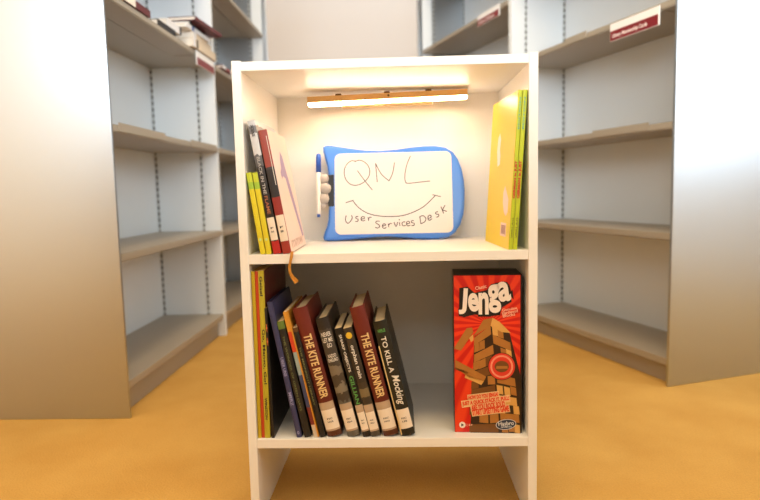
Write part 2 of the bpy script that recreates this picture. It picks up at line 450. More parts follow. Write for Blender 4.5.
def z7(x, y):
    px, py = 340+x/6.333, 140+y/6.333
    a, b = bl((px-305)*4.347, (py-135)*4.347); return (a, b-vmin)
big = [[(102, 145), (75, 142), (45, 165), (28, 205), (35, 255), (65, 290), (105, 298), (150, 280), (182, 245), (190, 200), (170, 160), (130, 138), (95, 148)],
       [(112, 205), (155, 265), (205, 328)],
       [(237, 278), (232, 215), (228, 158)], [(228, 158), (262, 225), (312, 270)], [(312, 270), (335, 220), (348, 152)],
       [(450, 110), (425, 170), (412, 235), (415, 275), (432, 285), (500, 278), (570, 270)]]
low = [[(38, 172), (33, 200), (45, 220), (62, 212), (75, 190), (72, 170)], [(115, 178), (100, 180), (100, 190), (113, 196), (110, 208), (95, 210)],
       [(132, 195), (152, 190), (150, 180), (135, 182), (132, 200), (145, 206), (158, 200)], [(175, 183), (180, 205)], [(178, 194), (187, 182), (197, 184)],
       [(248, 208), (230, 207), (224, 218), (240, 228), (248, 240), (235, 250), (220, 246)], [(266, 238), (285, 232), (280, 224), (268, 228), (266, 245), (278, 252), (290, 245)],
       [(302, 222), (305, 245)], [(304, 234), (312, 222), (325, 222)], [(338, 212), (350, 240), (362, 212)], [(372, 212), (374, 235)], [(368, 194), (375, 200)],
       [(408, 212), (394, 212), (388, 224), (396, 236), (412, 232)], [(418, 224), (436, 218), (430, 208), (418, 212), (418, 230), (428, 236), (440, 230)],
       [(462, 203), (448, 204), (450, 215), (464, 220), (462, 232), (446, 234)], [(500, 178), (506, 222)], [(498, 180), (520, 172), (538, 188), (530, 210), (506, 222)],
       [(552, 190), (572, 180), (566, 168), (553, 174), (552, 194), (562, 200), (576, 190)], [(614, 146), (600, 152), (603, 162), (619, 164), (617, 177), (602, 181)],
       [(634, 114), (650, 158)], [(660, 106), (642, 136)], [(642, 136), (670, 144)]]
smile = [[(36, 92), (85, 76)], [(80, 78), (120, 125), (180, 160), (250, 175), (320, 178), (390, 172), (460, 150), (530, 112), (600, 46)], [(583, 40), (634, 52)]]
def strokes(lst, fn, w):
    return merge2([ribbon(smooth_pts([fn(*p) for p in s]), w) for s in lst])
for nm, lst, fn, w in (('handwritten_initials', big, z7, 0.0017), ('drawn_smile', smile, z6, 0.0018), ('handwritten_words', low, z6, 0.0019)):
    v, f = strokes(lst, fn, w); front_print(nm, v, f, -0.01255, M_mark, ws)
a0 = bl(100, 318); a1 = bl(126, 180)
box('clip_slot', a0[0], a1[0], -0.0125, -0.0105, a0[1]-vmin, a1[1]-vmin, M_slotb, wb, bev=0.0008, seg=1)
bm = bmesh.new()
for (x, y, r) in ((80, 198, 0.0125), (87, 241, 0.0140), (79, 286, 0.0135), (74, 316, 0.0085)):
    a, b = bl(x, y)
    bmesh.ops.create_icosphere(bm, subdivisions=2, radius=r, matrix=Matrix.Translation((a, -0.012, b-vmin)) @ Matrix.Diagonal((1.0, 0.7, 0.95, 1)))
me = bpy.data.meshes.new('marker_grip'); bm.to_mesh(me); bm.free()
finish('marker_grip', me, M_grip, wb, True)
# marker held by the grip
M_mwhite = mat('marker_barrel', srgb(244, 238, 232), 0.35, noise=(40, 0.01))
M_mblue = mat('marker_blue', srgb(44, 92, 190), 0.35, noise=(40, 0.03))
pa = bl(60, 366); pb = bl(61, 90); plen = pb[1]-pa[1]
base = Vector((0.0105, 0.252, ZM)) + Matrix.Rotation(R_(-12), 3, 'X') @ Vector((pa[0], -0.0165, pa[1]-vmin))
mk = thing('marker_pen', 'white marker pen with blue cap clipped beside the blue board', 'marker', base, (R_(-12), 0, 0))
lathe('barrel', [(0.0042, 0.006), (0.0047, 0.008), (0.0047, plen*0.70)], M_mwhite, mk)
lathe('end_plug', [(0.0028, 0), (0.0036, 0.002), (0.0036, 0.0062)], M_mblue, mk)
lathe('cap', [(0.0055, plen*0.70), (0.0056, plen*0.93), (0.0046, plen*0.985), (0.0025, plen)], M_mblue, mk)

# ------------------------------------------------------------------ books
def book(label, loc, t, w, h, lean=0.0, cover=None, hard=True, yaw=0.0, title=(), sticker=None, tape=None, side=1, category='book', group=None, page=None):
    """upright book; origin at its lower corner on the shelf. side=1: body at +x, leans to -x; side=-1: body at -x, leans to +x"""
    b = thing('book', label, category, loc, (0, R_(-lean*side), R_(yaw)), group)
    ox = 0.0 if side == 1 else -t
    bt = 0.0026 if hard else 0.0008
    bul = min(0.0045, t*0.16) if hard else min(0.0015, t*0.1)
    K = 8
    def sy(x):
        u = (x-ox)/t*2-1
        return -bul*(1-u*u)+bul
    outer = [(ox, w)] + [(ox+t*k/K, sy(ox+t*k/K)) for k in range(K+1)] + [(ox+t, w)]
    inner = [(ox+bt, w)] + [(ox+bt+(t-2*bt)*k/K, sy(ox+t*k/K)+bt) for k in range(K+1)] + [(ox+t-bt, w)]
    m_ = len(outer); v, f = [], []
    for z in (0, h):
        v += [(x, y, z) for x, y in outer]; v += [(x, y, z) for x, y in inner]
    for k in range(m_-1):
        f.append((k, k+1, 2*m_+k+1, 2*m_+k))
        f.append((m_+k+1, m_+k, 3*m_+k, 3*m_+k+1))
        f.append((k+1, k, m_+k, m_+k+1))
        f.append((2*m_+k, 2*m_+k+1, 3*m_+k+1, 3*m_+k))
    f.append((0, 2*m_, 3*m_, m_)); f.append((m_-1, 2*m_-1, 4*m_-1, 3*m_-1))
    pyd('cover', v, f, cover, b)
    e = 0.0035 if hard else 0.0004
    box('page_block', ox+bt, ox+t-bt, bul+bt+0.0006, w-e, e, h-e, page or M_page, b)
    def spine_print(nm, v2, f2, m, off, par=None):
        bm = bmesh.new(); vs = [bm.verts.new((ox+a, 0, z)) for a, z in v2]
        for q in f2:
            try: bm.faces.new([vs[i] for i in q])
            except ValueError: pass
        for k in range(1, K):        # cut along the spine's facets so the print follows its curve
            bmesh.ops.bisect_plane(bm, geom=bm.verts[:]+bm.edges[:]+bm.faces[:], plane_co=(ox+t*k/K, 0, 0), plane_no=(1, 0, 0), dist=1e-6)
        for q in bm.verts: q.co.y = sy(q.co.x)-off
        me = bpy.data.meshes.new(nm); bm.to_mesh(me); bm.free()
        return finish(nm, me, m, par or b)
    def patch(z0, z1, xa=0.0, xb=1.0):
        vv, ff = [], []
        for k in range(K+1):
            u = xa+(xb-xa)*k/K; vv += [(t*u, z0), (t*u, z1)]
        for k in range(K): ff.append((2*k, 2*k+2, 2*k+3, 2*k+1))
        return vv, ff
    if tape:
        spine_print('clear_tape', *patch(tape[0], tape[1]), M_tape, 0.0002)
    for spec in title:
        s, z1, z0, xa, xb, m = spec[:6]; kw = spec[6] if len(spec) > 6 else {}
        vv, ff = text_poly(s, kw.get('offset', 0.02), shear=kw.get('shear', 0))
        if kw.get('flat'):        # horizontal lettering across the spine
            vv = fit(vv, xa*t, z0, xb*t, z1)
        else:
            up = kw.get('up')
            q = fit(vv, 0, 0, z1-z0, (xb-xa)*t)
            vv = [(xa*t+q_[1], z1-q_[0]) for q_ in q] if not up else [(xb*t-q_[1], z0+q_[0]) for q_ in q]
        spine_print('spine_lettering', vv, ff, m, 0.0005)
    if sticker:
        z0, z1 = sticker[:2]
        s = spine_print('call_number_label', *patch(z0, z1, 0.02, 0.98), M_label, 0.00045)
        hz = (z1-z0)
        for q, (a, c, ch) in enumerate(((0.42, 0.50, sticker[2]), (0.58, 0.66, sticker[3]))):
            vv, ff = text_poly(ch, 0.02)
            vv = fit(vv, t*0.30, z1-hz*c, t*0.68, z1-hz*a)
            spine_print('label_print', vv, ff, M_ink, 0.0007, s)
    return b

M_gold = mat('gold_print', srgb(232, 200, 138), 0.45, noise=(60, 0.05))
M_wprint = mat('white_print', srgb(232, 226, 214), 0.5, noise=(60, 0.03))
M_gprint = mat('green_print', srgb(96, 170, 84), 0.5, noise=(60, 0.03))
M_oprint = mat('orange_print', srgb(226, 120, 60), 0.5, noise=(60, 0.03))
M_rprint = mat('red_print', srgb(190, 22, 28), 0.5, noise=(60, 0.03))
M_dprint = mat('dark_print', srgb(40, 34, 30), 0.5, noise=(60, 0.03))
M_lprint = mat('pale_blue_print', srgb(160, 160, 205), 0.5, noise=(60, 0.03))
c_black = mat('cover_black', srgb(28, 25, 24), 0.4, noise=(30, 0.1))
YK = 0.007
# --- lower shelf, leaning row
c_yel = mat('cover_yellow', srgb(196, 168, 34), 0.4, noise=(20, 0.05))
c_red = mat('cover_red_orange', srgb(190, 66, 26), 0.4, noise=(20, 0.06))
c_maroon = mat('cover_dark_maroon', srgb(92, 26, 20), 0.4, noise=(20, 0.08))
book('tall thin yellow book against the bookcase side on the bottom shelf', (-0.2412, YK, ZB), 0.0062, 0.20, 0.304, 0, c_yel, False)
book('tall thin red-orange book between two tall yellow books on bottom shelf', (-0.2348, YK+0.001, ZB), 0.0058, 0.20, 0.304, 0, c_red, False)
b2 = book('tall yellow book with dark spine lettering beside the red-orange one', (-0.2288, YK, ZB), 0.0098, 0.20, 0.305, 0, mat('cover_lime_yellow', srgb(186, 172, 46), 0.4, noise=(20, 0.05)), False,
     title=[('Geisel', 0.295, 0.26, 0.25, 0.75, M_dprint), ('Go, Mango, Go!', 0.20, 0.10, 0.18, 0.82, M_dprint), ('WINSTON', 0.075, 0.035, 0.25, 0.7, M_dprint)])
box('back_cover', 0.0099, 0.0104, 0.004, 0.2, 0, 0.305, c_maroon, b2)
book('thin black book next to tall yellow book on bottom shelf', (-0.2160, YK, ZB), 0.0045, 0.19, 0.238, 1.0, c_black, False, title=[('* *', 0.21, 0.17, 0.2, 0.8, M_oprint)])
c_navy = mat('cover_navy', srgb(56, 58, 98), 0.4, noise=(25, 0.12))
book('slate blue book with pale lettering leaning on bottom shelf', (-0.1710, YK, ZB), 0.0096, 0.17, 0.252, 10.2, c_navy, True,
     title=[('UBER UNS', 0.15, 0.115, 0.25, 0.8, M_lprint), ('MERZ', 0.085, 0.06, 0.25, 0.8, M_lprint), ('o', 0.012, 0.006, 0.3, 0.7, M_lprint)])
book('thin black book with green speckled lettering beside slate blue book', (-0.1568, YK, ZB), 0.0122, 0.16, 0.217, 11.2, bands('cover_black_green', 0.217, [(0, (26, 24, 22)), (0.93, (96, 120, 50)), (1, (96, 120, 50))]), False,
     title=[('THE WONDER OF GREEN DAYS', 0.19, 0.05, 0.3, 0.6, mat('dim_olive_print', srgb(112, 118, 74), 0.5, noise=(60, 0.05)))])
b7 = book('thin book with red, blue and white striped spine and orange edge', (-0.1396, YK, ZB), 0.0094, 0.16, 0.235, 11.8,
     bands('cover_stripes', 0.235, [(0, (205, 190, 170)), (0.10, (120, 40, 40)), (0.24, (60, 70, 110)), (0.5, (150, 170, 170)), (0.68, (206, 66, 36)), (0.84, (214, 150, 50)), (1, (214, 150, 50))]), False)
box('orange_edge', 0.0070, 0.0095, -0.0004, 0.012, 0.0, 0.2351, mat('cover_orange', srgb(206, 140, 44), 0.45, noise=(20, 0.05)), b7)
book('thin black paperback with orange edge leaning against the first brick-red novel', (-0.1281, YK, ZB), 0.0096, 0.15, 0.206, 12.3, bands('cover_black_orange', 0.206, [(0, (24, 22, 22)), (0.96, (90, 60, 30)), (1, (90, 60, 30))]), False,
     title=[('THE MIDNIGHT LIBRARY', 0.17, 0.06, 0.3, 0.62, MATS['dim_olive_print'])])
def kite(label, x):
    return book(label, (x, YK, ZB), 0.0265, 0.155, 0.2415, 13.4,
        bands('cover_brick_red', 0.2415, [(0, (84, 42, 22)), (0.10, (98, 30, 20)), (0.74, (66, 20, 14)), (0.745, (108, 34, 22)), (1, (108, 34, 22))], noise=0.02), True,
        title=[('THE KITE RUNNER', 0.192, 0.072, 0.25, 0.80, M_gold, {'offset': 0.025})], sticker=(0.0135, 0.050, 'FIC', 'HOS'), tape=(0.010, 0.064))
kite('brick-red hardback novel with gold title next to thin black paperback', -0.1151)
c_nl = bands('cover_photo_grey', 0.222, [(0, (96, 92, 84)), (0.30, (70, 60, 50)), (0.36, (128, 118, 100)), (0.44, (74, 62, 50)), (0.52, (122, 110, 92)), (0.6, (70, 62, 54)), (0.9, (40, 34, 30)), (1, (40, 34, 30))], noise=0.12)
book('grey-brown hardback with stacked white title between brick-red novel and narrow black book', (-0.0787, YK, ZB), 0.0222, 0.15, 0.2225, 13.4, c_nl, True,
     title=[('NEVER', 0.196, 0.188, 0.12, 0.9, M_wprint, {'flat': 1}), ('LET ME', 0.1855, 0.1775, 0.12, 0.9, M_wprint, {'flat': 1}), ('GO', 0.1755, 0.1675, 0.35, 0.75, M_wprint, {'flat': 1}),
            ('KAZUO', 0.1555, 0.149, 0.2, 0.85, M_wprint, {'flat': 1}), ('ISHIGURO', 0.1475, 0.141, 0.1, 0.92, M_wprint, {'flat': 1})], sticker=(0.0135, 0.050, 'FIC', 'ISH'), tape=(0.010, 0.062))
book('narrow black book with white and green vertical title', (-0.0507, YK, ZB), 0.0136, 0.135, 0.204, 13.2, mat('cover_soft_black', srgb(20, 18, 18), 0.4, noise=(30, 0.1)), False,
     title=[('SHARP OBJECTS', 0.192, 0.122, 0.28, 0.70, M_wprint), ('GILLIAN', 0.115, 0.062, 0.24, 0.76, M_gprint)], sticker=(0.013, 0.046, 'FIC', 'FLY'), tape=(0.010, 0.060))
b = book('narrow dark brown paperback with a yellow dot on its spine', (-0.0358, YK, ZB), 0.0166, 0.135, 0.204, 13.2,
     bands('cover_dark_brown', 0.204, [(0, (70, 64, 54)), (0.30, (60, 50, 40)), (0.36, (126, 108, 74)), (0.44, (66, 54, 40)), (0.5, (52, 44, 36)), (1, (52, 44, 36))], noise=0.03), False,
     title=[('orphan train', 0.172, 0.110, 0.22, 0.74, M_wprint)], sticker=(0.013, 0.046, 'FIC', 'KLI'), tape=(0.010, 0.060))
v, f = disc2(0.0080, 0.190, 0.0055, 0.0060); front_print('yellow_dot', v, f, -0.0005, mat('dot_yellow', srgb(226, 186, 46), 0.5, noise=(40, 0.03)), b)
kite('brick-red hardback novel with gold title beside the brown paperback', -0.0137)
b = book('dark green-black hardback at the open end of the leaning row', (0.0187, YK, ZB), 0.0242, 0.15, 0.2145, 12.9, mat('cover_forest_black', srgb(30, 30, 22), 0.4, noise=(30, 0.15)), True,
     title=[('TO KILL A', 0.186, 0.119, 0.30, 0.68, M_wprint), ('Mocking', 0.114, 0.058, 0.22, 0.90, M_wprint, {'shear': 0.3, 'offset': 0.015}), ('HARPER LEE', 0.200, 0.194, 0.2, 0.75, M_gprint, {'flat': 1})], sticker=(0.0135, 0.050, 'FIC', 'LEE'))
box('gold_edge', -0.0004, 0.0014, -0.0006, 0.004, 0.004, 0.17, M_gold, b)

# --- middle shelf, left group
YU = 0.004
c_ly = bands('cover_lemon_green', 0.143, [(0, (222, 206, 40)), (0.72, (222, 206, 40)), (0.80, (160, 196, 60)), (0.88, (196, 206, 50)), (1, (196, 206, 50))])
M_dot = mat('pale_dot', srgb(206, 226, 150), 0.5, noise=(40, 0.03))
for k, (x, lab) in enumerate(((-0.2222, 'small lemon-yellow booklet touching the bookcase side on the upper shelf'), (-0.2116, 'small lemon-yellow booklet leaning between its twin and the tall silver book'))):
    b = book(lab, (x, YU, ZM), 0.0090, 0.12, 0.143, 7.7, c_ly, False, group='lemon-yellow booklets on the upper shelf')
    v, f = disc2(0.0045, 0.026, 0.0024, 0.0024, 16); front_print('pale_dot', v, f, -0.0003, M_dot, b)
book('tall silver and black book with red foot on the upper shelf', (-0.1990, YU, ZM), 0.0132, 0.165, 0.233, 9.1,
     bands('cover_silver_black', 0.233, [(0, (184, 32, 28)), (0.095, (32, 28, 27)), (0.52, (50, 47, 48)), (0.66, (96, 94, 96)), (0.74, (206, 206, 208)), (0.9, (120, 118, 120)), (0.96, (196, 196, 198))], noise=0.05), False,
     title=[('BLACK IN THE', 0.170, 0.105, 0.3, 0.72, mat('grey_print', srgb(176, 172, 168), 0.5, noise=(60, 0.03))), ('FLAME', 0.102, 0.070, 0.3, 0.72, mat('dull_orange_print', srgb(176, 106, 70), 0.5, noise=(60, 0.03))), ('SCENE', 0.225, 0.205, 0.3, 0.7, M_dprint)], sticker=(0.024, 0.064, 'F', 'BAR'))
c_u4 = bands('cover_red_black', 0.216, [(0, (160, 52, 40)), (0.10, (160, 52, 40)), (0.32, (146, 44, 40)), (0.46, (44, 41, 44)), (0.68, (60, 57, 60)), (0.70, (156, 72, 64)), (1, (156, 72, 64))], noise=0.01)
ub = book('red and dark grey spined book with pale illustrated cover on upper shelf', (-0.1826, YU, ZM), 0.0146, 0.165, 0.216, 9.3, c_u4, False, title=[('I', 0.205, 0.12, 0.80, 0.86, M_wprint)], sticker=(0.022, 0.068, 'F', 'BR'))
M_pale = mat('illustrated_cover', srgb(240, 214, 200), 0.4, noise=(14, 0.08))
box('front_cover', 0.0147, 0.0152, 0.003, 0.165, 0.0, 0.216, M_pale, ub)
M_fig = mat('lilac_figure_print', srgb(170, 146, 178), 0.5, noise=(60, 0.06))
fig = [(0.046, 0.142), (0.060, 0.150), (0.066, 0.168), (0.078, 0.182), (0.094, 0.174), (0.100, 0.156), (0.118, 0.120), (0.138, 0.070), (0.156, 0.020), (0.142, 0.018), (0.120, 0.060), (0.098, 0.100), (0.084, 0.132), (0.064, 0.136), (0.050, 0.130)]
pyd('cover_figure', [(0.0154, a, z) for a, z in fig], [tuple(range(len(fig)))], M_fig, ub)
M_sten = mat('cover_stencil_print', srgb(206, 170, 150), 0.5, noise=(60, 0.06))
vv, ff = text_poly('mmw', 0.02); vv = fit(vv, 0.02, 0.006, 0.14, 0.020)
pyd('cover_lettering', [(0.0154, a, z) for a, z in vv], ff, M_sten, ub)
# ribbon bookmark of that book, hanging over the shelf edge
M_rib = mat('gold_ribbon', srgb(190, 128, 40), 0.5, noise=(200, 0.15))
cen = [(-0.1655, 0.004, ZM+0.004), (-0.1655, -0.0025, ZM+0.0035), (-0.1660, -0.0050, ZM-0.003), (-0.1685, -0.0055, ZM-0.013), (-0.1705, -0.0050, ZM-0.022), (-0.1695, -0.0050, ZM-0.032), (-0.1650, -0.0052, ZM-0.040), (-0.1610, -0.0055, ZM-0.045), (-0.1585, -0.0055, ZM-0.049)]
wid = [0.004, 0.005, 0.005, 0.0045, 0.0045, 0.005, 0.0062, 0.0078, 0.0086]
inv = (Matrix.Translation((-0.1826, YU, ZM)) @ Matrix.Rotation(R_(-9.3), 4, 'Y')).inverted()
v, f = [], []
for i, (p, w_) in enumerate(zip(cen, wid)):
    a = Vector(cen[max(0, i-1)]); c = Vector(cen[min(len(cen)-1, i+1)]); t_ = (c-a).normalized()
    sd = t_.cross(Vector((0, -1, 0.0))) if abs(t_.y) < 0.8 else Vector((1, 0, 0))
    sd.normalize(); nr = t_.cross(sd).normalized()*0.0008
    p = Vector(p)
    for q in (p-sd*w_/2-nr, p+sd*w_/2-nr, p+sd*w_/2+nr, p-sd*w_/2+nr): v.append(tuple(inv @ q))
for i in range(len(cen)-1):
    for k in range(4):
        f.append((4*i+k, 4*i+(k+1) % 4, 4*i+4+(k+1) % 4, 4*i+4+k))
f.append((3, 2, 1, 0)); m4 = 4*(len(cen)-1); f.append((m4, m4+1, m4+2, m4+3))
pyd('ribbon_bookmark', v, f, M_rib, ub)

# --- middle shelf, two tall yellow-green books on the other side
c_yg = mat('cover_yellow_green', srgb(192, 206, 44), 0.4, noise=(20, 0.04))
M_teal = mat('teal_print', srgb(110, 180, 150), 0.5, noise=(60, 0.04))
def yg(label, x, t, yaw):
    return book(label, (x, 0.004, ZM), t, 0.185, 0.270, 3.7, c_yg, False, yaw=yaw, side=-1,
        title=[('GERMAN in JUST', 0.152, 0.088, 0.08, 0.94, M_rprint, {'up': 1, 'offset': 0.05}), ('EDITION', 0.258, 0.205, 0.3, 0.75, M_teal, {'up': 1}), ('VERLAG', 0.055, 0.02, 0.3, 0.75, M_dprint, {'up': 1, 'offset': 0})])
yg('tall yellow-green book with red lettering touching the bookcase side', 0.2232, 0.0072, 0)
r1 = yg('tall yellow-green book turned to show its golden-yellow cover and stickers', 0.2152, 0.0062, 4.2)
M_gy = mat('golden_yellow_cover', srgb(236, 206, 38), 0.35, noise=(6, 0.05))
box('front_cover', -0.0068, -0.0063, 0.002, 0.185, 0.0, 0.270, M_gy, r1)
def side_print(nm, v, f, m, par, x): return pyd(nm, [(x, a, z) for a, z in v], [tuple(reversed(q)) for q in f], m, par)
M_pink = mat('pink_sticker', srgb(244, 214, 206), 0.5, noise=(60, 0.02))
st = side_print('diamond_sticker', [(0.022, 0.086), (0.036, 0.098), (0.050, 0.110), (0.060, 0.098), (0.060, 0.080), (0.048, 0.062), (0.034, 0.056), (0.022, 0.064)], [tuple(range(8))], M_pink, r1, -0.0070)
sb = side_print('barcode_sticker', [(0.026, 0.020), (0.066, 0.020), (0.066, 0.044), (0.026, 0.044)], [(0, 1, 2, 3)], M_pink, r1, -0.0070)
bars = merge2([([(0.031+0.003*k, 0.024), (0.0325+0.003*k, 0.024), (0.0325+0.003*k, 0.040), (0.031+0.003*k, 0.040)], [(0, 1, 2, 3)]) for k in range(10)])
side_print('barcode', bars[0], bars[1], mat('barcode_ink', srgb(150, 100, 90), 0.5, noise=(60, 0.02)), sb, -0.0072)
M_cream = mat('cream_figure_print', srgb(226, 236, 226), 0.5, noise=(60, 0.05))
figc = [(0.100, 0.150), (0.118, 0.146), (0.122, 0.160), (0.128, 0.175), (0.124, 0.200), (0.112, 0.208), (0.102, 0.196), (0.106, 0.178), (0.100, 0.165)]
side_print('cover_figure', figc, [tuple(range(len(figc)))], M_cream, r1, -0.0070)

# ------------------------------------------------------------------ block game box
JX, JY, JW, JD, JH = 0.1150, 0.026, 0.1200, 0.081, 0.289
M_jblack = mat('box_black', srgb(20, 16, 16), 0.35, noise=(30, 0.1))
def burst():
    m = bpy.data.materials.new('red_sunburst_print'); m.use_nodes = True; nt = m.node_tree; b = nt.nodes['Principled BSDF']
    b.inputs['Roughness'].default_value = 0.32
    tc = nt.nodes.new('ShaderNodeTexCoord'); sp = nt.nodes.new('ShaderNodeSeparateXYZ'); nt.links.new(tc.outputs['Object'], sp.inputs[0])
    def math_(op, a, bb):
        q = nt.nodes.new('ShaderNodeMath'); q.operation = op
        for k, s in enumerate((a, bb)):
            if s is None: continue
            if isinstance(s, (int, float)): q.inputs[k].default_value = s
            else: nt.links.new(s, q.inputs[k])
        return q.outputs[0]
    dx = math_('SUBTRACT', sp.outputs['X'], 0.062); dz = math_('SUBTRACT', sp.outputs['Z'], 0.200)
    an = math_('ARCTAN2', dz, dx); s = math_('SINE', math_('MULTIPLY', an, 26.0), None)
    rp = nt.nodes.new('ShaderNodeValToRGB'); e = rp.color_ramp.elements
    e[0].position = 0.25; e[0].color = srgb(206, 22, 16); e[1].position = 0.75; e[1].color = srgb(236, 62, 28)
    nt.links.new(math_('MULTIPLY_ADD', s, 0.5), rp.inputs[0]); rp.inputs[0].links[0].from_node.inputs[2].default_value = 0.5
    nt.links.new(rp.outputs[0], b.inputs['Base Color'])
    return m
jg = thing('block_game_box', 'tall red and black wooden block game box on the bottom shelf', 'game box', (JX, JY, ZB), (0, 0, R_(-3.5)))
box('carton', 0, JW, 0, JD, 0, JH, M_jblack, jg, bev=0.0008, seg=1)
fr = box('front_print', 0.0006, JW-0.003, -0.0004, 0.0002, 0.001, JH-0.0015, burst(), jg)
def J(x, y): return ((x-454.3)/66.6*0.1175, (432.0-y)/157.0*0.289)
def z7j(x, y): return J(448+x/8.333, 320+y/8.333)    # tower zoom
def z8j(x, y): return J(448+x/7.69, 375+y/7.69)      # foot zoom
def z6j(x, y): return J(448+x/7.35, 262+y/7.35)      # title zoom
M_w = [mat('print_wood_light', srgb(222, 168, 88), 0.4, noise=(60, 0.12)), mat('print_wood_mid', srgb(176, 116, 50), 0.4, noise=(60, 0.15)),
       mat('print_wood_dark', srgb(116, 72, 28), 0.4, noise=(60, 0.15)), mat('print_wood_shadow', srgb(48, 28, 14), 0.4, noise=(60, 0.1))]
def quad(pts): return pts, [tuple(range(len(pts)))]
def prt(nm, pts_or, m, y, par=None, fn=None):
    v, f = pts_or
    # keep faces looking at -Y
    ff = []
    for q in f:
        s = sum(v[q[i]][0]*v[q[(i+1) % len(q)]][1]-v[q[(i+1) % len(q)]][0]*v[q[i]][1] for i in range(len(q)))
        ff.append(q if s > 0 else tuple(reversed(q)))
    return front_print(nm, v, ff, y, m, par or fr)
# tower drawing: left and right faces of a leaning tower, courses of blocks
bot_l, bot_c, bot_r = J(462, 432), J(500, 432), J(521, 432)
tl_, tc_, tr_ = J(475, 336), J(492, 324), J(510, 332)
cl_, cc_, cr_ = J(470, 432), J(501, 432), J(521, 432)
shadow = quad([cl_, cr_, J(521, 375), tr_, tc_, tl_])
prt('tower_print', shadow, M_w[3], -0.0007)
groups = {0: [], 1: [], 2: []}
NL = 11
def lerp(a, b, t): return (a[0]+(b[0]-a[0])*t, a[1]+(b[1]-a[1])*t)
rnd = random.Random(7)
for k in range(NL):
    t0, t1 = k/NL, (k+0.90)/NL
    e0 = (1-t0); e1 = (1-t1)
    for face in (0, 1):
        A0, A1 = (lerp(tl_, cl_, t0), lerp(tl_, cl_, t1)) if face == 0 else (lerp(tc_, cc_, t0), lerp(tc_, cc_, t1))
        B0, B1 = (lerp(tc_, cc_, t0), lerp(tc_, cc_, t1)) if face == 0 else (lerp(tr_, cr_, t0), lerp(tr_, cr_, t1))
        long_ = (k+face) % 2 == 0
        cuts = [(0.02, 0.98)] if long_ else [(0.02, 0.33), (0.35, 0.66), (0.68, 0.98)]
        for ci, (a, bq) in enumerate(cuts):
            if not long_ and rnd.random() < 0.18: continue
            j = rnd.uniform(-0.09, 0.06) if face == 0 else rnd.uniform(-0.04, 0.08)
            w1 = rnd.uniform(-0.0016, 0.0016); w2 = rnd.uniform(-0.0016, 0.0016)
            up_ = lambda p, d_: (min(p[0], 0.1165), p[1]+d_)
            pts = [up_(lerp(A0, B0, a+j), w1), up_(lerp(A0, B0, bq+j), w2), up_(lerp(A1, B1, bq+j), w2), up_(lerp(A1, B1, a+j), w1)]
            tone = (0 if rnd.random() < 0.45 else 1) if face == 1 else (1 if rnd.random() < 0.5 else 2)
            groups[tone].append(quad(pts))
for tone, lst in groups.items():
    for q in lst: prt('tower_block_print', q, M_w[tone], -0.0009)
prt('tower_block_print', quad([J(474, 335), J(484, 319), J(493, 317), J(491, 325)]), M_w[1], -0.0011)
prt('tower_block_print', quad([J(493, 317), J(500, 321), J(511, 332), J(502, 331), J(491, 325)]), M_w[0], -0.00115)
# drawn blocks falling away
for pts, tn in (([(50, 228), (160, 60), (205, 55), (215, 95), (110, 245)], 1), ([(180, 140), (215, 110), (215, 160), (195, 175)], 0),
                ([(60, 320), (320, 460), (300, 500), (180, 470), (60, 385)], 1), ([(60, 385), (175, 420), (160, 440), (62, 400)], 2), ([(150, 440), (300, 500), (280, 530), (140, 470)], 0)):
    prt('block_print', quad([z7j(*p) for p in pts]), M_w[tn], -0.0012)
# warning ring badge
cx, cy = z7j(450, 375)
M_ring = mat('badge_red', srgb(226, 58, 40), 0.4, noise=(40, 0.03)); M_ring2 = mat('badge_pale_red', srgb(250, 150, 120), 0.4, noise=(200, 0.2))
def ring(rx0, rx1, k=36, sy=1.0):
    v, f = [], []
    for i in range(k):
        a = 2*math.pi*i/k
        v += [(cx+rx0*math.cos(a), cy+sy*rx0*math.sin(a)), (cx+rx1*math.cos(a), cy+sy*rx1*math.sin(a))]
    for i in range(k): j = (i+1) % k; f.append((2*i, 2*i+1, 2*j+1, 2*j))
    return v, f
prt('round_badge', disc2(cx, cy, 0.0243, 0.0253, 36), M_w[3], -0.00135)
prt('round_badge', disc2(cx, cy, 0.0232, 0.0242, 36), M_ring, -0.0015)
prt('round_badge', ring(0.0168, 0.0200, sy=1.04), M_ring2, -0.0017)
prt('round_badge', disc2(cx, cy, 0.0125, 0.0105, 24), M_w[2], -0.0018)
prt('round_badge', quad([(cx-0.0105, cy-0.004), (cx+0.011, cy-0.004), (cx+0.010, cy+0.001), (cx-0.009, cy+0.001)]), M_w[1], -0.0020)
# title
M_tw = mat('title_white', srgb(246, 232, 220), 0.4, noise=(40, 0.02))
for pas, (m, y, off, grow) in enumerate(((M_jblack, -0.0016, 0.10, 1.6), (M_tw, -0.0020, 0.035, 0.0))):
    allp = []
    for ch, (xa, ya, xb, yb), rt in (('J', (88, 190, 146, 378), -4), ('e', (153, 225, 230, 360), 3), ('n', (229, 222, 303, 380), 0), ('g', (298, 166, 388, 370), 6), ('a', (368, 145, 460, 288), 8)):
        v, f = text_poly(ch, off, 4)
        a, b_ = z6j(xa, yb), z6j(xb, ya)
        g = 0.0016*grow
        sh = 0.0014 if pas == 0 else 0
        v = fit(v, a[0]-g+sh, a[1]-g-sh, b_[0]+g+sh, b_[1]+g*0.6-sh)
        v = rot2(v, (a[0]+b_[0])/2, (a[1]+b_[1])/2, rt)
        allp.append((v, f))
    if pas == 0:
        back = [z6j(*p) for p in ((90, 190), (150, 180), (200, 225), (290, 205), (320, 165), (380, 150), (440, 150), (470, 290), (400, 330), (385, 385), (310, 392), (200, 380), (120, 400), (85, 380))]
        prt('title_backing', quad(back), M_jblack, -0.0014)
    v, f = merge2(allp)
    prt('title_lettering', (v, f), m, y)
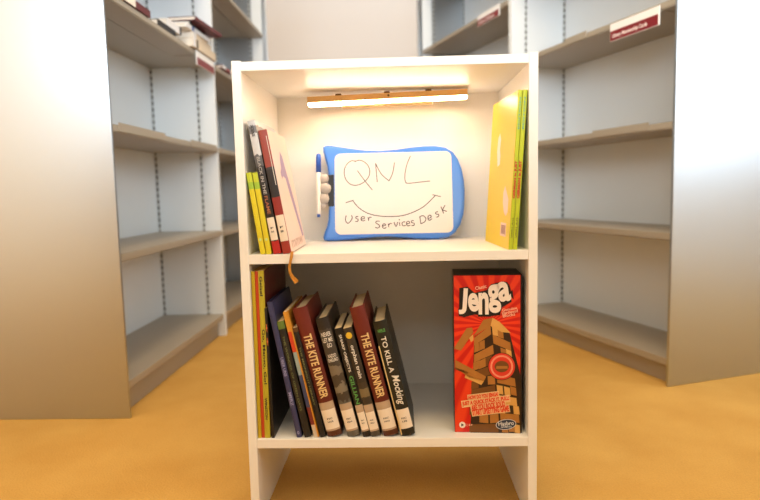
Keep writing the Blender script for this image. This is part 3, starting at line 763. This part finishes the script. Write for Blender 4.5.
def line(s, fn, x0, y0, x1, y1, m, y, deg=0, off=0.02, nm='small_lettering'):
    v, f = text_poly(s, off, 2); a, b_ = fn(x0, y1), fn(x1, y0)
    v = fit(v, a[0], a[1], b_[0], b_[1]); v = rot2(v, (a[0]+b_[0])/2, (a[1]+b_[1])/2, deg)
    return prt(nm, (v, f), m, y)
M_ps = mat('pale_salmon_print', srgb(252, 190, 160), 0.45, noise=(40, 0.02))
line('Classic', z6j, 205, 172, 288, 198, M_ps, -0.0013, 12)
line('Genuine', z6j, 398, 332, 510, 352, M_ps, -0.0013, 10)
line('Hardwood', z6j, 400, 352, 515, 374, M_ps, -0.0013, 10)
line('Blocks', z6j, 405, 374, 495, 396, M_ps, -0.0013, 10)
M_plate = mat('slogan_plate', srgb(238, 196, 140), 0.45, noise=(40, 0.03)); M_sl = mat('slogan_red', srgb(232, 70, 40), 0.45, noise=(40, 0.03))
plates = [(165, 130, 400, 172, 'HOW DO YOU JENGA?'), (110, 170, 478, 212, 'JUST A QUICK STACK IT, PULL!'), (175, 205, 440, 250, 'ARE YOU ROCK SOLID'), (178, 242, 465, 290, 'START UPSETTING GAME')]
pv = []
for (xa, ya, xb, yb, s) in plates:
    a, b_ = z8j(xa-6, yb+6), z8j(xb+6, ya-6); v = [(a[0], a[1]), (b_[0], a[1]), (b_[0], b_[1]), (a[0], b_[1])]
    cx_, cy_ = z8j(300, 215)
    pv.append((rot2(v, cx_, cy_, 8), [(0, 1, 2, 3)]))
for k_, pl in enumerate(pv): prt('slogan_plate', pl, M_plate, -0.0013-0.00008*k_)
for (xa, ya, xb, yb, s) in plates:
    v, f = text_poly(s, 0.05, 2); a, b_ = z8j(xa, yb), z8j(xb, ya); v = fit(v, a[0], a[1], b_[0], b_[1]); cx_, cy_ = z8j(300, 215)
    prt('slogan_lettering', (rot2(v, cx_, cy_, 8), f), M_sl, -0.0019)
# maker's oval
M_ov = mat('oval_navy', srgb(34, 48, 72), 0.4, noise=(40, 0.03)); M_ovw = mat('oval_white', srgb(220, 220, 222), 0.4, noise=(40, 0.02))
a, b_ = z8j(368, 410), z8j(527, 330)
ocx, ocy, orx, ory = (a[0]+b_[0])/2, (a[1]+b_[1])/2, (b_[0]-a[0])/2, (b_[1]-a[1])/2
prt('maker_oval', (rot2(disc2(ocx, ocy, orx, ory)[0], ocx, ocy, 8), [tuple(range(28))]), M_ovw, -0.0013)
prt('maker_oval', (rot2(disc2(ocx, ocy, orx*0.94, ory*0.90)[0], ocx, ocy, 8), [tuple(range(28))]), M_ov, -0.0015)
line('Hasbro', z8j, 388, 345, 508, 378, M_ovw, -0.0017, 5, 0.02, 'maker_lettering')
line('GAMING', z8j, 408, 382, 490, 394, M_ovw, -0.0017, 3, 0.02, 'maker_lettering')
# play icon and age mark
c = z8j(108, 378)
prt('play_icon', disc2(c[0], c[1], 0.0057, 0.0059, 24), M_tw, -0.0013)
prt('play_icon', quad([(c[0]-0.002, c[1]-0.003), (c[0]+0.003, c[1]), (c[0]-0.002, c[1]+0.003)]), M_jblack, -0.0015)
line('| 6+', z8j, 142, 368, 188, 390, M_ps, -0.0013)

# ------------------------------------------------------------------ books lying on the steel shelf
M_creamc = mat('cover_cream', srgb(226, 206, 178), 0.5, noise=(20, 0.05)); M_whc = mat('cover_white', srgb(232, 230, 230), 0.5, noise=(20, 0.03))
M_pg2 = mat('page_white', srgb(236, 226, 212), 0.8, noise=(300, 0.06))
def flat_book(label, loc, lx, ly, t, cover, rz=0.0, band=None, group='books stacked flat on the steel shelf', page=None):
    """lying book: x = spine length direction, spine at -y side"""
    b = thing('book', label, 'book', loc, (0, 0, rz), group)
    v = []
    bm = bmesh.new()
    add_box(bm, 0, lx, 0, ly, 0, 0.0018); add_box(bm, 0, lx, 0, ly, t-0.0018, t); add_box(bm, 0, lx, 0, 0.002, 0.0018, t-0.0018)
    me = bpy.data.meshes.new('cover'); bm.to_mesh(me); bm.free(); finish('cover', me, cover, b)
    box('page_block', 0.002, lx-0.002, 0.0022, ly-0.003, 0.0018, t-0.0018, page or M_pg2, b)
    if band:
        for (xa, xb, m) in band: box('spine_band', lx*xa, lx*xb, -0.0006, 0, 0.0, t, m, b)
    return b
M_dk = mat('cover_charcoal', srgb(36, 34, 38), 0.5, noise=(20, 0.08)); M_bl = mat('cover_royal_blue', srgb(60, 90, 150), 0.5, noise=(20, 0.05))
M_mr = mat('cover_wine', srgb(96, 22, 30), 0.45, noise=(20, 0.08))
ZS = 1.1255
# spine faces the aisle (+X): local -y -> +X, so rotate by +90 deg; local x runs along +Y
h90 = math.pi/2
z = ZS
flat_book('thick cream book at the bottom of the flat stack on steel shelf', (LX+0.012, 1.165, z), 0.27, 0.19, 0.030, M_creamc, h90, [(0.0, 0.10, M_whc), (0.14, 0.20, M_dk)]); z += 0.0302
flat_book('thick pale book second from bottom of the flat stack', (LX+0.008, 1.180, z), 0.24, 0.18, 0.026, M_creamc, h90+R_(2), [(0.0, 0.16, M_whc)]); z += 0.0262
flat_book('white and blue book in the middle of the flat stack', (LX+0.004, 1.120, z), 0.24, 0.17, 0.016, M_whc, h90-R_(2), [(0.0, 0.22, M_whc), (0.24, 0.32, M_bl)]); z += 0.0162
flat_book('charcoal book under the wine-red one in the flat stack', (LX+0.002, 1.170, z), 0.22, 0.16, 0.016, M_dk, h90+R_(3)); z += 0.0162
flat_book('wine-red book on top of the flat stack, jutting into the aisle', (LX+0.026, 1.160, z), 0.26, 0.18, 0.013, M_mr, h90-R_(4))
flat_book('thin dark booklet lying beside the flat stack', (LX-0.002, 0.880, ZS), 0.15, 0.18, 0.018, M_dk, h90)
flat_book('small white book lying on the thin dark booklet', (LX-0.004, 0.965, ZS+0.0182), 0.13, 0.16, 0.026, M_whc, h90, [(0.86, 0.98, M_dk)])
flat_book('wine-red booklet lying alone near the steel end panel', (LX+0.004, 0.600, ZS), 0.21, 0.17, 0.020, M_mr, h90, [(0.0, 0.5, M_pg2)])
flat_book('red and white booklet jutting from the farther steel unit', (LX+0.010, 1.530, 1.1205), 0.15, 0.18, 0.012, M_signr, h90, [(0.0, 0.35, M_whc), (0.8, 1.0, M_whc)])
